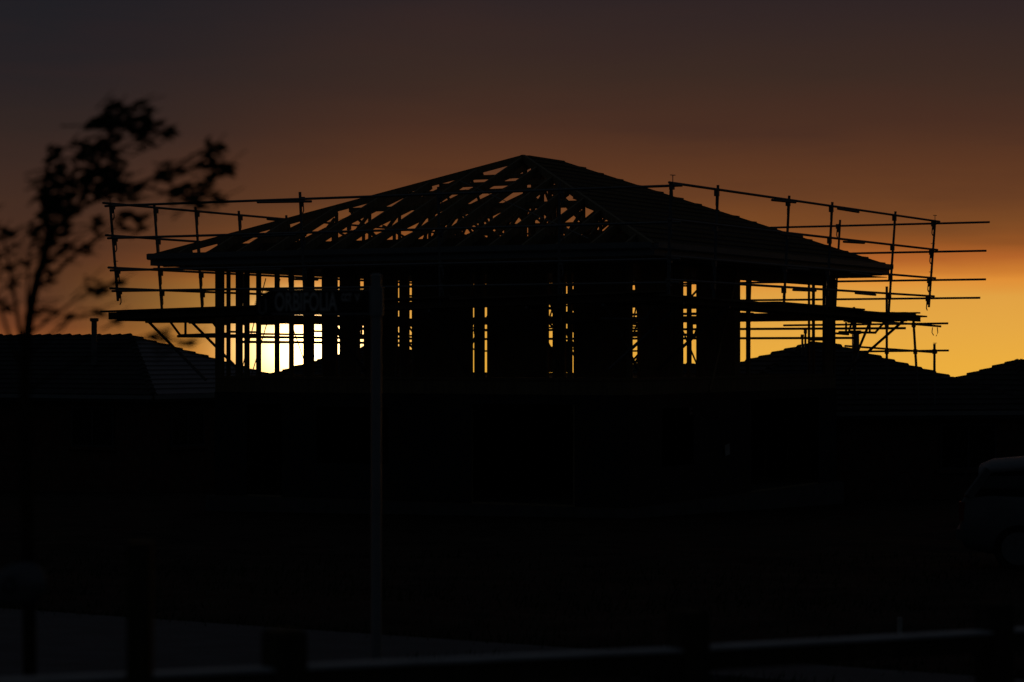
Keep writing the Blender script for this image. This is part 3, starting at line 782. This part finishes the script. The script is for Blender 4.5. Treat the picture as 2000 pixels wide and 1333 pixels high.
# ------------------------------------------------------------------ low timber rail fence in the foreground
Fn = thing('rail_fence', 'low post and rail timber fence crossing in front of the footpath', 'fence', (0, 0, 0))
posts = [(-2.0, 6.7, 2.44), (-.70, 7.5, 2.40), (.60, 8.3, 2.378), (1.82, 9.2, 2.31), (3.1, 10.0, 2.27)]
for x, y, zt_ in posts:
    mb = MB(); a = math.atan2(.85, 1.27); c, s_ = math.cos(a), math.sin(a)
    hw = .052
    for z in (g(y) - .3, zt_ - .012):
        for qx, qy in ((-hw, -hw), (hw, -hw), (hw, hw), (-hw, hw)): mb.v.append((x + qx*c - qy*s_, y + qx*s_ + qy*c, z))
    for qx, qy in ((-hw*.86, -hw*.86), (hw*.86, -hw*.86), (hw*.86, hw*.86), (-hw*.86, hw*.86)): mb.v.append((x + qx*c - qy*s_, y + qx*s_ + qy*c, zt_))
    mb.f = [(3,2,1,0), (8,9,10,11)] + [(b+i, b+(i+1) % 4, b+4+(i+1) % 4, b+4+i) for b in (0, 4) for i in range(4)]
    mb.build('post', M_POST, Fn)
for (xa, ya, _), (xb, yb, _) in zip(posts, posts[1:]):
    za, zb = [CAM_Z - (0.974 + (y - 7.5)*.0476) - .035 for y in (ya, yb)]
    rl = MB().beam((xa, ya, za), (xb, yb, zb), .055, .07).build('rail', M_POST, Fn)
    MB().beam((xa, ya, za + .042), (xb, yb, zb + .040), .088, .010).build('rail_top_highlight', M_RAIL, rl)  # added strip that paints the skylit top edge of the rail

# ------------------------------------------------------------------ young tree in the wind, its stake and what hangs there
TD = 8.2
def tp(px, py, dd=0.0):
    d = TD + dd; return Vector(((px - 1000)/F_PX*d, d, CAM_Z - (py - HOR)/F_PX*d))
base = tp(62, 1600); base.z = g(TD) - .1
tree = thing('young_tree', 'wind bent young street tree with ragged leaves at the edge of the street', 'tree', (base.x, base.y, g(TD)))
def tl(v): return tuple(Vector(v) - Vector((base.x, base.y, g(TD))))
def branch(name, pts, r0, r1):
    n = len(pts); P = [tl(p) for p in pts]
    # smooth by subdivision
    for _ in range(2):
        Q = [P[0]]
        for a, b in zip(P, P[1:]):
            a, b = Vector(a), Vector(b); Q += [tuple(a.lerp(b, .25)), tuple(a.lerp(b, .75))]
        Q.append(P[-1]); P = Q
    rr = [r0 + (r1 - r0)*i/(len(P) - 1) for i in range(len(P))]
    return MB().tube(P, rr, 7).build(name, M_BARK, tree, True)
branch('trunk', [base, tp(60, 1250), tp(50, 900), tp(48, 720), tp(55, 640), tp(67, 565), tp(87, 504), tp(96, 443)], 0.026, .012)
branch('branch', [tp(96, 443), tp(88, 400), tp(86, 360), tp(95, 315), tp(110, 285)], .012, .004)
branch('branch', [tp(92, 480), tp(110, 440, .1), tp(142, 419, .15), tp(194, 322, .2), tp(222, 241, .2), tp(217, 192, .2)], .011, .003)
branch('branch', [tp(142, 419, .15), tp(200, 380, 0), tp(270, 360, -.1), tp(330, 335, -.1), tp(400, 325, -.1), tp(455, 322, -.1)], .008, .003)
branch('branch', [tp(270, 360, -.1), tp(330, 380, -.15), tp(390, 385, -.15), tp(430, 372, -.15)], .006, .002)
branch('branch', [tp(340, 330, -.1), tp(380, 300, -.1), tp(430, 277, -.1)], .005, .002)
branch('branch', [tp(72, 560), tp(93, 549, .1), tp(138, 504, .1), tp(178, 478, .15), tp(240, 430, .15)], .010, .003)
branch('branch', [tp(60, 650, -.1), tp(105, 618, -.1), tp(174, 565, -.15), tp(228, 552, -.15)], .006, .002)
branch('branch', [tp(60, 690, .1), tp(134, 622, .1), tp(190, 610, .1), tp(228, 628, .1)], .005, .002)
branch('branch', [tp(58, 760, -.2), tp(180, 690, -.2), tp(310, 655, -.2), tp(365, 668, -.2)], .006, .002)
branch('branch', [tp(50, 720, .2), tp(38, 640, .2), tp(24, 553, .2), tp(8, 468, .2)], .010, .003)
branch('branch', [tp(48, 740, -.2), tp(12, 640, -.2), tp(-10, 560, -.2)], .008, .003)
branch('branch', [tp(55, 640, .3), tp(52, 560, .3), tp(60, 480, .3), tp(66, 440, .3)], .006, .002)
branch('branch', [tp(227, 241, .2), tp(262, 262, .2), tp(320, 256, .2), tp(348, 258, .2)], .005, .002)
# leaf clusters: (x0, y0, x1, y1, leaves, depth)
CL = [(80, 354, 142, 464, 95, 0), (70, 340, 105, 440, 45, 0), (88, 284, 122, 360, 34, 0), (138, 279, 174, 316, 20, .1), (154, 265, 236, 330, 50, .2), (160, 320, 243, 387, 80, .2), (120, 330, 185, 400, 40, .1),
      (197, 194, 240, 262, 48, .2), (235, 200, 292, 262, 50, .2), (168, 233, 204, 258, 16, .2), (308, 244, 348, 268, 16, .2), (262, 262, 298, 296, 16, .2), (270, 235, 312, 262, 10, .2),
      (205, 345, 284, 394, 36, 0), (302, 318, 340, 362, 22, -.1), (340, 312, 456, 346, 40, -.1), (388, 275, 434, 308, 20, -.1), (326, 356, 436, 408, 62, -.15),
      (222, 414, 282, 454, 24, .15), (172, 425, 198, 468, 12, .15), (90, 440, 130, 500, 22, .05), (70, 470, 100, 570, 18, 0), (114, 482, 134, 514, 7, .1), (140, 470, 182, 500, 9, .1),
      (163, 535, 203, 576, 11, -.15), (220, 550, 235, 564, 3, -.15), (127, 614, 141, 628, 3, .1), (221, 620, 238, 636, 4, .1), (178, 602, 203, 620, 4, .1), (70, 585, 95, 640, 8, 0),
      (292, 646, 326, 674, 9, -.2), (352, 662, 373, 680, 4, -.2), (0, 440, 26, 470, 9, .2), (10, 476, 30, 494, 5, .2), (6, 516, 20, 533, 4, .2), (18, 545, 30, 560, 3, .2), (-4, 585, 20, 606, 6, -.2),
      (40, 502, 54, 518, 4, .3), (53, 435, 78, 490, 18, .3), (-40, 400, 0, 520, 20, .2)]
def leaf(mb, c, ln, dirv, nrm):
    s_ = dirv.cross(nrm).normalized(); nrm = s_.cross(dirv).normalized(); w = ln*.37
    n = len(mb.v)
    mb.v += [tuple(c), tuple(c + dirv*ln*.35 + s_*w*.5 + nrm*ln*.06), tuple(c + dirv*ln*.75 + s_*w*.36 + nrm*ln*.03), tuple(c + dirv*ln), tuple(c + dirv*ln*.75 - s_*w*.36 + nrm*ln*.03), tuple(c + dirv*ln*.35 - s_*w*.5 + nrm*ln*.06)]
    mb.f += [(n, n+1, n+2, n+3), (n, n+3, n+4, n+5)]
for x0, y0, x1, y1, n, dd in CL:
    mb = MB()
    for _ in range(int(n*1.12)):
        while True:
            a, b = random.uniform(-1, 1), random.uniform(-1, 1)
            if a*a + b*b < 1: break
        c = tp((x0+x1)/2 + a*(x1-x0)/2 - 9, (y0+y1)/2 + b*(y1-y0)/2, dd + random.gauss(0, .07))
        dv = Vector((1.0 + random.gauss(0, .25), random.gauss(0, .45), random.gauss(.05, .42))).normalized()
        nv = Vector((random.gauss(0, 1), random.gauss(-.6, 1), random.gauss(0, 1)))
        leaf(mb, Vector(tl(c)), random.uniform(.034, .062), dv, nv)
    for _ in range(3 + n // 12):
        c = tp(random.uniform(x0, x1) - 6, random.uniform(y0, y1), dd); e = c + Vector((random.uniform(.03, .10), random.uniform(-.03, .03), random.uniform(-.01, .06)))
        mb.tube([tl(c - (e - c)*.8), tl(c), tl(e)], [.003, .0022, .0014], 5)
    mb.build('leaf_cluster', M_LEAF, tree)['kind'] = 'stuff'
# stake
stx, sty = (274 - 1000)/F_PX*7.2, 7.2
tag(MB().prism([(stx - .035, sty - .035), (stx + .035, sty - .035), (stx + .035, sty + .035), (stx - .035, sty + .035)], g(sty) - .4, CAM_Z - (1058 - HOR)/F_PX*sty).build('timber_stake', M_POST),
    'thick upright timber stake standing nearest between tree and fence', 'stake')
# pale bag caught low in the tree
bagp = tp(28, 1140, -.2)
bg_ = thing('plastic_bag', 'crumpled pale plastic bag caught low on the young tree', 'bag', tuple(bagp))
mb = MB(); K = 14
for i in range(9):
    for j in range(K):
        th = 2*math.pi*j/K; v = i/8
        r_ = (.10 + .012*math.sin(3*th + i)) * (.35 + .65*math.sin(math.pi*min(1, .12 + v*.86))) * (1 + .18*noise.noise((i*.7, math.cos(th)*1.5, math.sin(th)*1.5)))
        mb.v.append((r_*math.cos(th)*1.0 + .03*v, r_*math.sin(th)*.5, -.065 + v*.13 + .01*noise.noise((th, i, 2))))
for i in range(8):
    for j in range(K): mb.f.append((i*K+j, i*K+(j+1) % K, (i+1)*K+(j+1) % K, (i+1)*K+j))
mb.f += [tuple(range(K)), tuple(range(8*K, 9*K))]
mb.build('bag_body', M_BAG, bg_, True)
pts = [(-.005 + .02*math.cos(t_*.5), -.058, .0 + .022*math.sin(t_*.5)) for t_ in range(0, 13)]
MB().tube(pts, .004, 6).build('handle', M_SIGN, bg_)

# ------------------------------------------------------------------ parked car at the far right
cd = 31.0
car = thing('parked_car', 'pale hatchback car with skylight painted into its roof tone parked on the street past the house frame', 'car', ((1880 - 1000)/F_PX*cd, cd, g(cd)), 0)
car.scale = (1, 1, .95); car.rotation_euler = (0, 0, R(-13))
Wc = .88
def loft(sections, name, mt, parent):
    """sections: list of (x, [(y, z)...]) each with the same count, mirrored already"""
    mb = MB(); k = len(sections[0][1])
    for x, pr in sections: mb.v += [(x, y, z) for y, z in pr]
    for i in range(len(sections) - 1):
        for j in range(k): mb.f.append((i*k+j, i*k+(j+1) % k, (i+1)*k+(j+1) % k, (i+1)*k+j))
    mb.f += [tuple(range(k)), tuple(range((len(sections)-1)*k, len(sections)*k))]
    o = mb.build(name, mt, parent, True)
    return o
def sec(w, z0, zm, z1):
    h = [(-w*.93, z0), (-w, z0 + .12), (-w, zm), (-w*.97, z1 - .04), (-w*.90, z1)]
    return h + [(-y, z) for y, z in reversed(h)]
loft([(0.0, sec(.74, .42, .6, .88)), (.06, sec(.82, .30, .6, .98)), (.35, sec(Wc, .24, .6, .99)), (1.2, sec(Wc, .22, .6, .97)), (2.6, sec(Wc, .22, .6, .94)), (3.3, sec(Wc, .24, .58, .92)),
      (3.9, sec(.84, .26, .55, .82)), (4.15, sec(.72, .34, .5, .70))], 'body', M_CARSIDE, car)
def cab(w0, z0, w1, z1):
    h = [(-w0, z0), (-(w0*.5 + w1*.5), (z0+z1)/2), (-w1, z1)]
    return h + [(-y, z) for y, z in reversed(h)]
loft([(.06, cab(.78, .972, .74, 1.0)), (.32, cab(.80, .972, .64, 1.33)), (1.9, cab(.80, .95, .64, 1.36)), (2.9, cab(.78, .94, .72, .99))], 'cabin_glass', M_GLASS, car)
def rs(w, z): 
    h = [(-w, z - .10), (-w*.99, z - .03), (-w*.85, z + .02), (-w*.4, z + .05)]
    return h + [(-y, zz) for y, zz in reversed(h)]
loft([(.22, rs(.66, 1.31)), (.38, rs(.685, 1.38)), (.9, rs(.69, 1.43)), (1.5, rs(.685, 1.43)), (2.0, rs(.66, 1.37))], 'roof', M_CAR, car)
for s in (-1, 1):
    for xa, za, xb, zb in ((.10, .97, .34, 1.32), (1.15, .96, 1.12, 1.36), (2.85, .95, 1.98, 1.35)):
        MB().beam((xa, s*.80, za), (xb, s*.66, zb), .06, .10).build('pillar', M_CARSIDE, car)
    MB().box((-.012, min(s*.60, s*.80), .66), (.10, max(s*.60, s*.80), .90)).build('tail_lamp', M_LAMP, car)
    for xw in (.72, 3.35):
        mb = MB(); K = 24
        for y_, r_ in ((s*.90, .22), (s*.905, .30), (s*.84, .315), (s*.70, .315), (s*.68, .28)):
            for j in range(K): mb.v.append((xw + r_*math.cos(2*math.pi*j/K), y_, .315 + r_*math.sin(2*math.pi*j/K)))
        for i in range(4):
            for j in range(K): mb.f.append((i*K+j, i*K+(j+1) % K, (i+1)*K+(j+1) % K, (i+1)*K+j))
        mb.f += [tuple(range(4*K, 5*K))]
        wh = mb.build('wheel', M_RUBBER, car)
        rm = MB().tube([(xw, s*.86, .315), (xw, s*.902, .315)], [.20, .215], 20); rm.build('rim', M_STEEL, wh)
MB().box((-.03, -.26, .62), (-.002, .26, .74)).build('number_plate_holder', M_FRAME, car)
MB().box((-.05, -.70, .40), (.04, .70, .54)).build('bumper', M_CARSIDE, car)

# ------------------------------------------------------------------ survey peg
px_, py_ = (1757 - 1000)/F_PX*19.5, 19.5
tag(MB().prism([(px_ - .018, py_ - .018), (px_ + .018, py_ - .018), (px_ + .018, py_ + .018), (px_ - .018, py_ + .018)], g(py_) - .2, g(py_) + .2).build('survey_peg', M_PEG),
    'short white survey peg standing in the grass past the rail fence', 'peg')
